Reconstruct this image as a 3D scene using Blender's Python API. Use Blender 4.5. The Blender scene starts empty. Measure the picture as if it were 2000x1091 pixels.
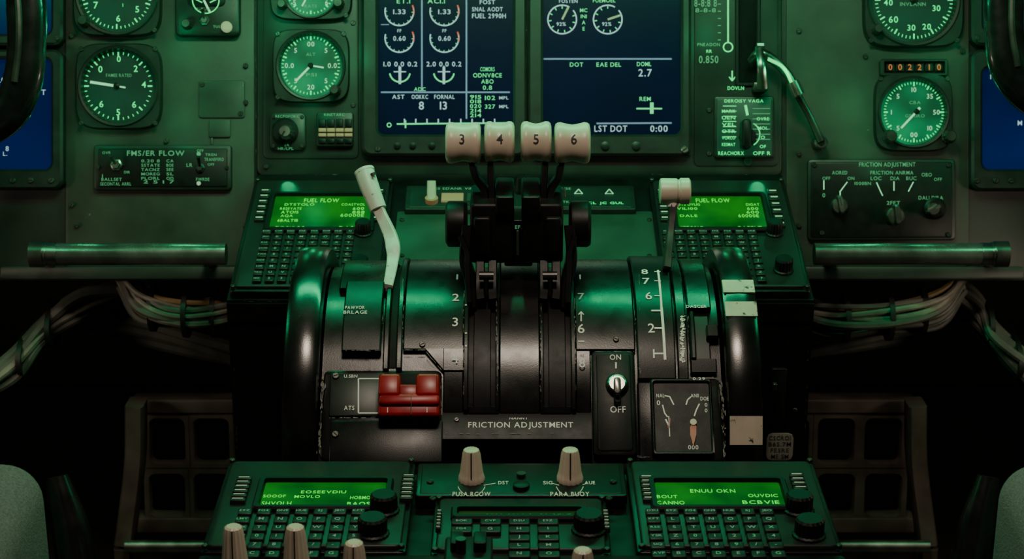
import bpy, bmesh, math, random
from math import sin, cos, pi, radians, sqrt
from mathutils import Vector, Matrix
random.seed(7)
PITCH = radians(20); F = 3700.0; D1 = 2.24
DV = Vector((0, cos(PITCH), -sin(PITCH))); UV = Vector((0, sin(PITCH), cos(PITCH))); XV = Vector((1, 0, 0))
O0 = Vector((0, 0, .8)); CAM = O0 - DV * D1

def ray(px, py): return DV + XV * ((px - 1000) / F) + UV * ((545.5 - py) / F)
def W(px, py, t): return CAM + ray(px, py) * t

# ------------------------------------------------------------ materials
def mat(name, col, rough=.5, metal=0., emit=None, es=0., var=.25, chip=0., chipcol=(.35, .33, .3), scale=60, bump=0., coat=0., spec=.5, evar=0.):
    m = bpy.data.materials.new(name); m.use_nodes = True
    nt = m.node_tree; b = nt.nodes['Principled BSDF']
    b.inputs['Roughness'].default_value = rough; b.inputs['Metallic'].default_value = metal
    b.inputs['Base Color'].default_value = (*col, 1)
    b.inputs['Coat Weight'].default_value = coat; b.inputs['Specular IOR Level'].default_value = spec
    if emit:
        b.inputs['Emission Color'].default_value = (*emit, 1); b.inputs['Emission Strength'].default_value = es
    tc = nt.nodes.new('ShaderNodeTexCoord')
    if evar > 0:
        n = nt.nodes.new('ShaderNodeTexNoise'); n.inputs['Scale'].default_value = scale; n.inputs['Detail'].default_value = 2
        nt.links.new(tc.outputs['Object'], n.inputs['Vector'])
        mr = nt.nodes.new('ShaderNodeMapRange'); mr.inputs['From Min'].default_value = .3; mr.inputs['From Max'].default_value = .7
        mr.inputs['To Min'].default_value = es*(1-evar); mr.inputs['To Max'].default_value = es*(1+evar)
        nt.links.new(n.outputs['Fac'], mr.inputs['Value']); nt.links.new(mr.outputs['Result'], b.inputs['Emission Strength'])
        return m
    if var > 0:
        n = nt.nodes.new('ShaderNodeTexNoise'); n.inputs['Scale'].default_value = scale; n.inputs['Detail'].default_value = 6
        nt.links.new(tc.outputs['Object'], n.inputs['Vector'])
        r = nt.nodes.new('ShaderNodeValToRGB')
        r.color_ramp.elements[0].position = .3; r.color_ramp.elements[1].position = .7
        r.color_ramp.elements[0].color = (*[c * (1 - var) for c in col], 1)
        r.color_ramp.elements[1].color = (*[min(1, c * (1 + var)) for c in col], 1)
        nt.links.new(n.outputs['Fac'], r.inputs['Fac']); out = r.outputs['Color']
        if chip > 0:
            n2 = nt.nodes.new('ShaderNodeTexNoise'); n2.inputs['Scale'].default_value = scale * 2.3; n2.inputs['Detail'].default_value = 8
            n2.inputs['Roughness'].default_value = .7
            nt.links.new(tc.outputs['Object'], n2.inputs['Vector'])
            r2 = nt.nodes.new('ShaderNodeValToRGB'); r2.color_ramp.elements[0].position = 1 - chip; r2.color_ramp.elements[1].position = min(1, 1 - chip + .03)
            nt.links.new(n2.outputs['Fac'], r2.inputs['Fac'])
            mx = nt.nodes.new('ShaderNodeMixRGB'); mx.inputs[2].default_value = (*chipcol, 1)
            nt.links.new(r2.outputs['Color'], mx.inputs[0]); nt.links.new(out, mx.inputs[1]); out = mx.outputs[0]
        nt.links.new(out, b.inputs['Base Color'])
        mr = nt.nodes.new('ShaderNodeMapRange'); mr.inputs['To Min'].default_value = max(.03, rough - .1); mr.inputs['To Max'].default_value = min(1, rough + .12)
        nt.links.new(n.outputs['Fac'], mr.inputs['Value']); nt.links.new(mr.outputs['Result'], b.inputs['Roughness'])
    if bump > 0:
        n3 = nt.nodes.new('ShaderNodeTexNoise'); n3.inputs['Scale'].default_value = 900; n3.inputs['Detail'].default_value = 3
        nt.links.new(tc.outputs['Object'], n3.inputs['Vector'])
        bp = nt.nodes.new('ShaderNodeBump'); bp.inputs['Strength'].default_value = bump; bp.inputs['Distance'].default_value = .001
        nt.links.new(n3.outputs['Fac'], bp.inputs['Height']); nt.links.new(bp.outputs['Normal'], b.inputs['Normal'])
    return m

def emi(name, col, es): return mat(name, (col[0]*.2, col[1]*.2, col[2]*.2), .6, 0, col, es, var=0)

GREY = mat('panel_grey_paint', (.05, .05, .043), .5, var=.32, chip=.3, scale=16, bump=.12, spec=.35)
GREY2 = mat('panel_dark_grey_paint', (.021, .023, .02), .46, var=.35, chip=.3, scale=20, bump=.12, spec=.42)
BEZ = mat('instrument_bezel_paint', (.013, .015, .013), .42, var=.25, chip=.3, scale=60, bump=.1, spec=.45)
BLK = mat('black_enamel', (.0055, .0055, .0055), .34, var=.35, chip=.31, chipcol=(.06, .058, .054), scale=45, bump=.06, spec=.34)
BLK2 = mat('black_plastic', (.005, .0052, .005), .45, var=.2, scale=80, bump=.06, spec=.3)
DRUM = mat('quadrant_black_paint', (.0065, .0063, .006), .28, var=.35, chip=.31, chipcol=(.06, .056, .05), scale=50, bump=.06, spec=.55)
WHM = mat('trim_wheel_enamel', (.006, .0055, .005), .22, var=.3, chip=.3, chipcol=(.07, .065, .06), scale=30, bump=.05, spec=.75)
SHADE = mat('painted_recess_shadow', (.003, .003, .003), .6, var=.2, spec=.2)  # near-black colour that paints the shade into slots, holes and recesses
DIAL = mat('dial_face', (.004, .007, .006), .5, 0, (.0, .3, .13), .08, evar=.6, scale=18)
DIALG = mat('dial_face_backlit', (.003, .02, .01), .5, 0, (.0, .6, .2), .22, evar=.9, scale=18)
G = emi('green_backlit_marking', (.03, 1, .24), 1.3)
GD = emi('green_backlit_marking_dim', (.2, .8, .38), .3)
GK = emi('key_legend', (.42, .72, .5), .24)
WG = emi('pale_backlit_marking', (.35, 1, .5), .9)
PRT = mat('glowing_white_print', (.65, .6, .5), .6, 0, (.8, .75, .62), .13, var=0)  # print with a weak glow added so labels stand out in dim light
PRTB = mat('glowing_scale_paint', (.7, .66, .56), .5, 0, (.8, .75, .62), .13, var=0)  # scale paint with the same added glow, no lamp behind it
PRTK = mat('dark_print', (.02, .02, .02), .6, var=0)
SCR = mat('blue_display_glass', (.002, .003, .008), .2, 0, (.002, .02, .11), .15, evar=.3, scale=8)
SCRB = mat('blue_side_display_glass', (.002, .003, .01), .2, 0, (.001, .028, .25), .24, evar=.35, scale=8)
SW = emi('display_white', (.5, .75, .8), .8)
SL = emi('display_line', (.3, .45, .7), .5)
SG = emi('display_green', (.1, .95, .3), .95)
SR = emi('display_red', (1, .15, .05), .6)
CSC = mat('green_cdu_glass', (.003, .02, .004), .3, 0, (.005, .5, .012), .2, evar=.75, scale=22, spec=.3)
CSD = mat('green_cdu_glass_dim', (.003, .012, .004), .3, 0, (.06, .2, .02), .1, evar=.5, scale=22, spec=.3)
CST = emi('cdu_green_text', (.04, 1, .05), 1.1)
ORG = emi('amber_digits', (1, .25, .06), .6)
YEL = emi('pale_yellow_lens', (.7, .85, .45), .35)
AMB = emi('amber_strip', (.9, .65, .3), .22)
IV = mat('ivory_plastic', (.66, .54, .43), .36, var=.1, chip=.27, chipcol=(.3, .24, .18), scale=30)
WHT = mat('white_lever_paint', (.62, .59, .52), .42, var=.12, chip=.38, chipcol=(.14, .12, .1), scale=50)
RED = mat('red_guard_plastic', (.38, .005, .009), .34, var=.22, chip=.32, chipcol=(.14, .015, .015), scale=60)
STL = mat('worn_steel', (.42, .4, .37), .3, 1, var=.3, scale=40)
DST = mat('dark_steel', (.1, .095, .088), .35, .8, var=.4, scale=40)
ALU = mat('brushed_tube', (.33, .34, .32), .24, .9, var=.5, chip=.3, scale=22)
SCW = mat('screw_metal', (.08, .08, .072), .4, .8, var=.3)
KEY = mat('key_cap_plastic', (.0115, .0135, .0125), .42, var=.15, spec=.4)
PLG = mat('green_lit_grey_plate', (.035, .06, .046), .33, var=.25, scale=20)  # grey plate; the green light it reflects is mixed into its colour
PLD = mat('green_lit_dark_plate', (.012, .022, .018), .4, var=.25, scale=30)  # dark plate; green light falling on it is put into the colour
WIRE = mat('tan_cable_sleeve', (.19, .18, .145), .55, var=.4, scale=35)
WIRE2 = mat('grey_cable_sleeve', (.09, .095, .08), .6, var=.3, scale=35)
WIREY = mat('ochre_cable_sleeve', (.2, .13, .05), .6, var=.3, scale=35)
TIE = mat('black_cable_tie', (.01, .01, .01), .5, var=0)
FRM = mat('pedal_frame_paint', (.06, .048, .04), .4, var=.35, chip=.3, scale=25)
FAB = mat('seat_fabric', (.15, .165, .157), .9, var=.35, scale=500, bump=1)
TAPE = mat('white_tape', (.6, .53, .42), .6, var=.15, chip=.42, chipcol=(.05, .05, .04), scale=40)
STK = mat('placard_paper', (.22, .2, .17), .6, var=.2)
YOKE = mat('yoke_black_leatherette', (.009, .0085, .008), .25, var=.3, coat=.5)
WEAR = mat('bare_metal_wear', (.14, .13, .115), .5, .2, var=.5, scale=300)
RNED = mat('red_needle', (.6, .2, .14), .5, var=0)
LIT = mat('lit_label_plate', (.012, .02, .016), .5, 0, (.02, .5, .2), .06, evar=.6, scale=30)
WALL = mat('shaded_wall_paint', (.006, .0065, .006), .7, var=.2)  # near-black colour holds the wall in shade where lamps still reach
FLO = mat('shaded_floor_paint', (.007, .0065, .006), .7, var=.3)  # floor darkened likewise, its shade put into the colour

# ------------------------------------------------------------ glyphs
GL = {}
def make_glyphs():
    chars = "ABCDEFGHIJKLMNOPQRSTUVWXYZ0123456789.:-/+,|_*<>%"
    obs = []
    for ch in chars:
        cu = bpy.data.curves.new('g', 'FONT'); cu.body = ch; cu.resolution_u = 3; cu.offset = .008
        ob = bpy.data.objects.new('g', cu); bpy.context.scene.collection.objects.link(ob); obs.append((ch, ob))
    bpy.context.view_layer.update()
    dg = bpy.context.evaluated_depsgraph_get()
    for ch, ob in obs:
        me = bpy.data.meshes.new_from_object(ob.evaluated_get(dg))
        vs = [(v.co.x, v.co.y) for v in me.vertices]; fs = [tuple(p.vertices) for p in me.polygons]
        GL[ch] = (vs, fs); bpy.data.meshes.remove(me)
    H = max(v[1] for v in GL['H'][0])
    for ch in GL:
        vs, fs = GL[ch]; mn = min(v[0] for v in vs); mx = max(v[0] for v in vs)
        GL[ch] = ([((x - mn) / H, y / H) for x, y in vs], fs, (mx - mn) / H)
    for ch, ob in obs:
        cu = ob.data; bpy.data.objects.remove(ob); bpy.data.curves.remove(cu)
make_glyphs()

# ------------------------------------------------------------ surfaces
class Plane:
    def __init__(s, O, Y):
        s.O = Vector(O); s.X = XV; s.Y = Vector(Y).normalized(); s.N = s.X.cross(s.Y)
    def hit(s, px, py, off=0.):
        d = ray(px, py); P = s.O + s.N * off
        k = (P - CAM).dot(s.N) / d.dot(s.N); q = CAM + d * k - s.O
        return q.dot(s.X), q.dot(s.Y)
    def l2w(s, x, y, z=0.): return s.O + s.X * x + s.Y * y + s.N * z
class Cyl:
    def __init__(s, yc, zc, r): s.yc, s.zc, s.r = yc, zc, r
    def hit(s, px, py, off=0.):
        d = ray(px, py); rr = s.r + off
        oy, oz = CAM.y - s.yc, CAM.z - s.zc
        a = d.y**2 + d.z**2; b = 2 * (oy * d.y + oz * d.z); c = oy * oy + oz * oz - rr * rr
        dd = max(0, b * b - 4 * a * c); k = (-b - sqrt(dd)) / (2 * a); p = CAM + d * k
        return p.x, -s.r * math.atan2(-(p.y - s.yc), p.z - s.zc)
    def l2w(s, x, y, z=0.):
        a = -y / s.r; rr = s.r + z
        return Vector((x, s.yc - rr * sin(a), s.zc + rr * cos(a)))

YC, ZC = -.3933, .8015
MP = Plane(O0, UV)
UD = Plane((0, -.2422, .8655), (0, .2422, .0515))
LD = Plane((0, -.62, .851), (0, 1, 0))
FP = Plane((0, -.5064, .8998), (0, 1, 1))
BF = Plane((0, -.242, .8), (0, 0, 1))
TP = Plane((0, -.5462, .849), (0, .0163, .014))
DR = Cyl(YC, ZC, .153)
WHL = Cyl(YC, ZC, .165)

def rloop(x0, y0, x1, y1, r, z, seg=4):
    if x1 < x0: x0, x1 = x1, x0
    if y1 < y0: y0, y1 = y1, y0
    r = max(1e-5, min(r, (x1 - x0) * .499, (y1 - y0) * .499)); L = []
    for cx, cy, a0 in ((x1 - r, y1 - r, 0), (x0 + r, y1 - r, pi/2), (x0 + r, y0 + r, pi), (x1 - r, y0 + r, 1.5*pi)):
        for i in range(seg + 1):
            a = a0 + pi/2 * i / seg; L.append((cx + r * cos(a), cy + r * sin(a), z))
    return L
def cr(pts, n=6):
    P = [Vector(p) for p in pts]
    if len(P) < 3: return P
    P = [P[0] * 2 - P[1]] + P + [P[-1] * 2 - P[-2]]; out = []
    for i in range(1, len(P) - 2):
        for k in range(n):
            t = k / n; a, b, c, d = P[i-1], P[i], P[i+1], P[i+2]
            out.append(.5 * ((2*b) + (c - a) * t + (2*a - 5*b + 4*c - d) * t*t + (3*b - a - 3*c + d) * t**3))
    out.append(P[-2]); return out

class B:
    def __init__(s, name, surf=None):
        s.name = name; s.surf = surf; s.v = []; s.f = []; s.mi = []; s.ms = []
    def add(s, vs, fs, m):
        if m not in s.ms: s.ms.append(m)
        k = s.ms.index(m); o = len(s.v); s.v.extend([tuple(v) for v in vs])
        for f in fs: s.f.append([i + o for i in f]); s.mi.append(k)
    def loft(s, loops, m, cap0=False, cap1=True, fn=None, closed=True):
        n = len(loops[0]); vs = []; fs = []
        for L in loops:
            for p in L: vs.append(fn(*p) if fn else p)
        rng = n if closed else n - 1
        for j in range(len(loops) - 1):
            for i in range(rng):
                a = j*n + i; b = j*n + (i+1) % n; fs.append((a, b, b + n, a + n))
        if cap0: fs.append(tuple(range(n))[::-1])
        if cap1: fs.append(tuple(range((len(loops)-1)*n, len(loops)*n)))
        s.add(vs, fs, m)
    def rect(s, px0, py0, px1, py1, z):
        xm, ym = (px0+px1)/2, (py0+py1)/2
        return (s.surf.hit(px0, ym, z)[0], s.surf.hit(xm, py1, z)[1], s.surf.hit(px1, ym, z)[0], s.surf.hit(xm, py0, z)[1])
    def rpl(s, x0, y0, x1, y1, z0, z1, m, r=.002, ch=.0008, seg=3):
        ch = min(ch, abs(x1-x0)*.3, abs(y1-y0)*.3)
        s.loft([rloop(x0, y0, x1, y1, r, z0, seg), rloop(x0, y0, x1, y1, r, z1 - ch, seg),
                rloop(x0+ch*.35, y0+ch*.35, x1-ch*.35, y1-ch*.35, r, z1 - ch*.3, seg),
                rloop(x0+ch, y0+ch, x1-ch, y1-ch, max(r-ch, 1e-5), z1, seg)], m, True, True, s.surf.l2w)
    def rp(s, px0, py0, px1, py1, z0, z1, m, r=.002, ch=.0008, seg=3):
        s.rpl(*s.rect(px0, py0, px1, py1, z1), z0, z1, m, r, ch, seg)
    def frame(s, o, i, z0, z1, zi, m, r=.004, ri=.003, ch=.0015, screen=None):
        ox0, oy0, ox1, oy1 = s.rect(*o, z1); ix0, iy0, ix1, iy1 = s.rect(*i, z1)
        s.loft([rloop(ox0, oy0, ox1, oy1, r, z0, 5), rloop(ox0, oy0, ox1, oy1, r, z1-ch, 5),
                rloop(ox0+ch, oy0+ch, ox1-ch, oy1-ch, max(1e-4, r-ch), z1, 5),
                rloop(ix0-ch, iy0-ch, ix1+ch, iy1+ch, ri+ch, z1, 5), rloop(ix0, iy0, ix1, iy1, ri, z1-ch, 5),
                rloop(ix0, iy0, ix1, iy1, ri, zi, 5)], m, False, False, s.surf.l2w)
        if screen: s.loft([rloop(ix0-.001, iy0-.001, ix1+.001, iy1+.001, ri, zi+.0002, 5)], screen, False, True, s.surf.l2w)
    def sc(s, px, py, z=0):
        a = s.surf.hit(px, py, z); b = s.surf.hit(px+10, py, z); c = s.surf.hit(px, py-10, z)
        return abs(b[0]-a[0])/10, abs(c[1]-a[1])/10
    def lathe(s, px, py, prof, m, seg=24, z=0, flute=0, nf=0, local=None):
        x, y = local if local else s.surf.hit(px, py, z); L = []
        for r, h in prof:
            L.append([(x + r*(1+flute*cos(nf*2*pi*i/seg))*cos(2*pi*i/seg), y + r*(1+flute*cos(nf*2*pi*i/seg))*sin(2*pi*i/seg), h) for i in range(seg)])
        s.loft(L, m, False, True, s.surf.l2w)
    def line(s, px0, py0, px1, py1, w, m, z=.0005):
        a = s.surf.hit(px0, py0, z); b = s.surf.hit(px1, py1, z); sx, sy = s.sc(px0, py0, z)
        dx, dy = b[0]-a[0], b[1]-a[1]; L = sqrt(dx*dx+dy*dy) or 1e-6; w2 = w*sx/2
        nx, ny = -dy/L*w2, dx/L*w2; n = max(1, int(L/.006)) if isinstance(s.surf, Cyl) else 1
        vs = []; fs = []
        for i in range(n+1):
            t = i/n; vs += [s.surf.l2w(a[0]+dx*t+nx, a[1]+dy*t+ny, z), s.surf.l2w(a[0]+dx*t-nx, a[1]+dy*t-ny, z)]
            if i: fs.append((2*i-2, 2*i-1, 2*i+1, 2*i))
        s.add(vs, fs, m)
    def arc(s, px, py, r, a0, a1, w, m, z=.0005, n=20):
        P = [(px + r*cos(radians(a0+(a1-a0)*i/n)), py - r*sin(radians(a0+(a1-a0)*i/n))) for i in range(n+1)]
        for p, q in zip(P, P[1:]): s.line(p[0], p[1], q[0], q[1], w, m, z)
    def text(s, t, px, py, h, m, z=.0006, w=None, rot=0, al='C'):
        x, y = s.surf.hit(px, py, z); sx, sy = s.sc(px, py, z)
        H = h * sy; Wt = 0; lay = []
        for ch in t:
            if ch == ' ': Wt += .5; continue
            if ch not in GL: ch = '-'
            lay.append((ch, Wt)); Wt += GL[ch][2] + .2
        Wt -= .2; kx = (w*sx/Wt) if w else H
        ox = {'C': -Wt/2, 'L': 0, 'R': -Wt}[al]; ca, sa = cos(rot), sin(rot)
        for ch, off in lay:
            vs, fs, _ = GL[ch]; V = []
            for gx, gy in vs:
                u, v = (gx + off + ox)*kx, (gy - .5)*H
                V.append(s.surf.l2w(x + u*ca - v*sa, y + u*sa + v*ca, z))
            s.add(V, fs, m)
    def tube(s, pts, rad, m, seg=12, ref=(0, 1, 0), rb=None, n=6, square=False, smooth=True):
        P = cr(pts, n) if smooth and len(pts) > 2 else [Vector(p) for p in pts]
        ref = Vector(ref).normalized(); N = len(P)
        def val(q, t):
            if q is None: return None
            if not isinstance(q, (list, tuple)): return q
            f = t*(len(q)-1); i = min(int(f), len(q)-2); return q[i] + (q[i+1]-q[i])*(f-i)
        L = []
        for i, p in enumerate(P):
            T = (P[min(i+1, N-1)] - P[max(i-1, 0)]).normalized(); n1 = T.cross(ref)
            if n1.length < 1e-4: n1 = T.cross(Vector((1, 0, 0)))
            n1.normalize(); n2 = n1.cross(T).normalized()
            ra = val(rad, i/(N-1)); rbb = val(rb, i/(N-1)) if rb is not None else ra
            if square: L.append([p + n1*ra*a + n2*rbb*b for a, b in ((1, .8), (.8, 1), (-.8, 1), (-1, .8), (-1, -.8), (-.8, -1), (.8, -1), (1, -.8))])
            else: L.append([p + n1*ra*cos(2*pi*k/seg) + n2*rbb*sin(2*pi*k/seg) for k in range(seg)])
        s.loft(L, m, True, True)
    def xl(s, x0, y, z, prof, m, seg=48, a0=0, a1=2*pi, cap=True):
        """lathe about the X axis, prof = (r, dx)"""
        L = [[Vector((x0+h, y - r*sin(a0+(a1-a0)*i/seg), z + r*cos(a0+(a1-a0)*i/seg))) for i in range(seg)] for r, h in prof]
        s.loft(L, m, cap, cap)
    def strip(s, x0, x1, a0, a1, r0, r1, m, ch=.0012, yc=YC, zc=ZC):
        n = max(2, int(abs(a1-a0)/radians(3))); L = []
        for i in range(n+1):
            a = a0+(a1-a0)*i/n
            f = lambda x, r: Vector((x, yc - r*sin(a), zc + r*cos(a)))
            L.append([f(x0, r0), f(x0, r1-ch), f(x0+ch, r1), f(x1-ch, r1), f(x1, r1-ch), f(x1, r0)])
        s.loft(L, m, True, True)
    def prof(s, yz, x0, x1, m):
        s.loft([[Vector((x0, y, z)) for y, z in yz], [Vector((x1, y, z)) for y, z in yz]], m, True, True)
    def wbox(s, x0, x1, y0, y1, z0, z1, m, bev=.002, seg=2):
        bm = bmesh.new(); bmesh.ops.create_cube(bm, size=1)
        for v in bm.verts: v.co = Vector(((x0+x1)/2 + v.co.x*(x1-x0), (y0+y1)/2 + v.co.y*(y1-y0), (z0+z1)/2 + v.co.z*(z1-z0)))
        bmesh.ops.bevel(bm, geom=bm.edges[:], offset=bev, segments=seg, profile=.5, affect='EDGES')
        bm.verts.ensure_lookup_table(); bm.verts.index_update()
        s.add([v.co.copy() for v in bm.verts], [[v.index for v in f.verts] for f in bm.faces], m); bm.free()
    def screw(s, px, py, r=5, z=0, m=None):
        k = s.sc(px, py, z)[0]*r
        s.lathe(px, py, [(k, z), (k, z+.0012), (k*.8, z+.002)], m or SCW, 12, z)
        a = random.random()*3; x, y = s.surf.hit(px, py, z); c, q = cos(a)*k*.7, sin(a)*k*.7; w = .18
        s.add([s.surf.l2w(x+c-q*w, y+q+c*w, z+.0022), s.surf.l2w(x-c-q*w, y-q+c*w, z+.0022), s.surf.l2w(x-c+q*w, y-q-c*w, z+.0022), s.surf.l2w(x+c+q*w, y+q-c*w, z+.0022)], [(0, 1, 2, 3)], SHADE)
    def wear(s, px0, py0, px1, py1, m=None, n=14, w=2.5, z=.0007):
        L = math.hypot(px1-px0, py1-py0); n = int(n*1.1)
        for i in range(n):
            t = random.random()
            dx, dy = (px1-px0)/L, (py1-py0)/L
            o = random.gauss(0, w*.3); cx, cy = px0+(px1-px0)*t - dy*o, py0+(py1-py0)*t + dx*o
            hl = random.uniform(1.2, 7); hw = random.uniform(.25, w*.3)
            pts = []
            for k in range(7):
                a = 2*pi*k/7; u, v = cos(a)*hl*random.uniform(.6, 1.1), sin(a)*hw*random.uniform(.5, 1.3)
                x, y = s.surf.hit(cx + dx*u - dy*v, cy + dy*u + dx*v, z); pts.append(s.surf.l2w(x, y, z))
            s.add(pts, [tuple(range(7))], m or WEAR)
    def done(s, ang=32):
        V = s.v; lo = [min(v[i] for v in V) for i in range(3)]; hi = [max(v[i] for v in V) for i in range(3)]
        c = Vector([(lo[i]+hi[i])/2 for i in range(3)])
        me = bpy.data.meshes.new(s.name); me.from_pydata([Vector(v)-c for v in V], [], s.f)
        for m in s.ms: me.materials.append(m)
        me.polygons.foreach_set('material_index', s.mi)
        bm = bmesh.new(); bm.from_mesh(me); bmesh.ops.recalc_face_normals(bm, faces=bm.faces[:]); bm.to_mesh(me); bm.free()
        me.polygons.foreach_set('use_smooth', [True]*len(me.polygons)); me.set_sharp_from_angle(angle=radians(ang)); me.update()
        ob = bpy.data.objects.new(s.name, me); ob.location = c; bpy.context.scene.collection.objects.link(ob); return ob

def knob(b, px, py, r, h, m, z=0, ptr=None, ang=90, flute=.05):
    k = b.sc(px, py, z)[0]*r
    b.lathe(px, py, [(k, z), (k, z+h*.2), (k*.85, z+h*.3), (k*.8, z+h*.9), (k*.68, z+h)], m, 36, z, flute, 12)
    if ptr:
        a = radians(ang); x, y = b.surf.hit(px, py, z); ux, uy = cos(a), sin(a); w = k*.09
        b.add([b.surf.l2w(x-uy*w, y+ux*w, z+h+.0004), b.surf.l2w(x+uy*w, y-ux*w, z+h+.0004), b.surf.l2w(x+uy*w+ux*k*.7, y-ux*w+uy*k*.7, z+h+.0004), b.surf.l2w(x-uy*w+ux*k*.7, y+ux*w+uy*k*.7, z+h+.0004)], [(0, 1, 2, 3)], ptr)
def barknob(b, px, py, r, h, m, z=0, ang=90, mk=None):
    k = b.sc(px, py, z)[0]*r; x, y = b.surf.hit(px, py, z); a = radians(ang)
    b.lathe(px, py, [(k, z), (k, z+h*.35), (k*.85, z+h*.45)], m, 28, z)
    L = []
    for sc_, zz in ((1, z+h*.4), (.95, z+h*.9), (.8, z+h)):
        lp = []
        for u, v, _ in rloop(-k*1.05*sc_, -k*.32*sc_, k*1.3*sc_, k*.32*sc_, k*.25, 0, 3):
            lp.append((x+u*cos(a)-v*sin(a), y+u*sin(a)+v*cos(a), zz))
        L.append(lp)
    b.loft(L, m, False, True, b.surf.l2w)
    if mk:
        w = k*.07
        b.add([b.surf.l2w(x+u*cos(a)-v*sin(a), y+u*sin(a)+v*cos(a), z+h+.0004) for u, v in ((0, w), (0, -w), (k*.95, -w), (k*.95, w))], [(0, 1, 2, 3)], mk)
def toggle(b, px, py, r, m=STL, z=0, tip=(0, .012, .02), tipm=None):
    k = b.sc(px, py, z)[0]*r; x, y = b.surf.hit(px, py, z)
    b.lathe(px, py, [(k, z), (k, z+.003), (k*.75, z+.004), (k*.6, z+.007)], m, 6 if r > 8 else 16, z)
    p0 = b.surf.l2w(x, y, z+.004); p1 = b.surf.l2w(x+tip[0], y+tip[1], z+tip[2])
    b.tube([p0, (p0+p1)/2, p1], [k*.22, k*.32, k*.42], tipm or m, 10, ref=(1, 0, 0), n=4)

# ------------------------------------------------------------ main panel
b = B('instrument_panel', MP)
b.rp(-330, -260, 2330, 548, -.03, 0, GREY2, .004)
b.rp(128, -250, 497, 520, 0, .004, GREY, .004)
b.rp(1536, -250, 1893, 520, 0, .004, GREY, .004)
b.rp(502, -250, 1527, 343, 0, .007, GREY2, .008, .0015)
b.rp(514, -240, 700, 310, .006, .0085, GREY2, .006, .001)
b.rp(1356, -240, 1520, 325, .006, .0085, GREY2, .006, .001)
b.rp(388, 157, 478, 230, .004, .0065, GREY, .003)
b.rp(408, 233, 450, 268, .004, .007, GREY, .002)
b.rp(0, 520, 490, 545, 0, .02, GREY2, .003)
b.rp(1540, 520, 2000, 545, 0, .02, GREY2, .003)
b.rp(411, 268, 416, 286, .004, .006, DST, .001)
for x, y in ((480, 128), (140, 70), (325, 275), (480, 200), (520, 325), (690, 45), (690, 205), (1345, 300), (1385, 215), (1385, 300), (1560, 60), (1560, 300), (1880, 100), (1875, 480), (150, 440), (480, 440), (1560, 440), (395, 165), (470, 222), (140, 400), (1690, 110)):
    b.screw(x, y, 5, .0085 if 500 < x < 1530 else .006)
b.text('8-8:8 8', 1378, 6, 14, GD, .0095, w=44); b.text('8-8-8', 1378, 20, 8, GD, .0095, w=40)
b.text('PNEADON', 1384, 87, 6, GD, .0095, w=44); b.text('RR', 1385, 100, 6, G, .0095); b.text('0.850', 1384, 116, 14, GD, .0095, w=38)
b.line(1422, -40, 1422, 82, 3, G, .0095); b.arc(1422, 92, 9, 0, 360, 2.5, G, .0095)
for x in (1405, 1440):
    for y in range(-20, 80, 14): b.line(x-3, y, x+3, y, 1.5, GD, .0095)
b.line(1430, 138, 1430, 158, 2.5, G, .0095); b.line(1424, 150, 1430, 158, 2, G, .0095); b.line(1436, 150, 1430, 158, 2, G, .0095)
b.text('DOVLN', 1437, 172, 7, G, .0095, w=32)
b.wear(500, 0, 500, 340, n=8, w=1.5, z=.008); b.wear(510, 341, 1500, 341, n=12, w=1.5, z=.0072)
b.done()

def gauge(name, cx, cy, hw, hh, R, nums, needles, nt=60, a=(90, -270), glow=False, knobs=(), zt=.016, txt=(), zi=.006):
    b = B(name, MP); z1 = zt
    sx = D1/F; x0, y0, x1, y1 = b.rect(cx-hw, cy-hh, cx+hw, cy+hh, z1); x, y = b.surf.hit(cx, cy, z1); Rm = R*sx
    def circ(r, z, base): return [(x + r*(p[0]-x)/math.hypot(p[0]-x, p[1]-y), y + r*(p[1]-y)/math.hypot(p[0]-x, p[1]-y), z) for p in base]
    base = []
    for i in range(64):
        t = 2*pi*i/64; c, q = cos(t), sin(t); n = 5
        k = (abs(c)**n + abs(q)**n)**(-1/n); base.append((x + (x1-x0)/2*k*c, y + (y1-y0)/2*k*q))
    o = [(p[0], p[1], .004) for p in base]; o1 = [(p[0], p[1], z1-.003) for p in base]
    o2 = [(x+(p[0]-x)*.97, y+(p[1]-y)*.97, z1) for p in base]
    b.loft([o, o1, o2, circ(Rm*1.14, z1, base), circ(Rm*1.1, z1+.0025, base), circ(Rm*1.04, z1+.002, base), circ(Rm*1.0, zi, base)], BEZ, False, False, MP.l2w)
    b.loft([circ(Rm*1.01, zi, base)], DIALG if glow else DIAL, False, True, MP.l2w)
    zz = zi+.0006
    for i in range(nt+1):
        t = a[0]+(a[1]-a[0])*i/nt; big = i % 5 == 0; c, q = cos(radians(t)), sin(radians(t)); r0 = R*(.82 if big else .88); r1 = R*.95
        b.line(cx+r0*c, cy-r0*q, cx+r1*c, cy-r1*q, 2.8 if big else 1.6, G, zz)
    for t, px, py, h in nums: b.text(t, px, py, h, WG if glow else G, zz)
    for t, px, py, h, w in txt: b.text(t, px, py, h, GD, zz, w=w)
    for px0, py0, px1, py1, w in needles: b.line(px0, py0, px1, py1, w, WG, zz+.001)
    if needles: b.lathe(needles[0][0], needles[0][1], [(R*.09*sx, zz), (R*.09*sx, zz+.002), (R*.05*sx, zz+.003)], BLK2, 16, zz)
    for kx, ky, kr in knobs: knob(b, kx, ky, kr, .016, DST, z1)
    for dx in (-1, 1):
        for dy in (-1, 1):
            q = (cx+dx*hw*.86, cy+dy*hh*.86)
            if not any(abs(q[0]-kx) < 20 and abs(q[1]-ky) < 20 for kx, ky, _ in knobs): b.screw(q[0], q[1], 5, z1)
    b.done()
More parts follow.
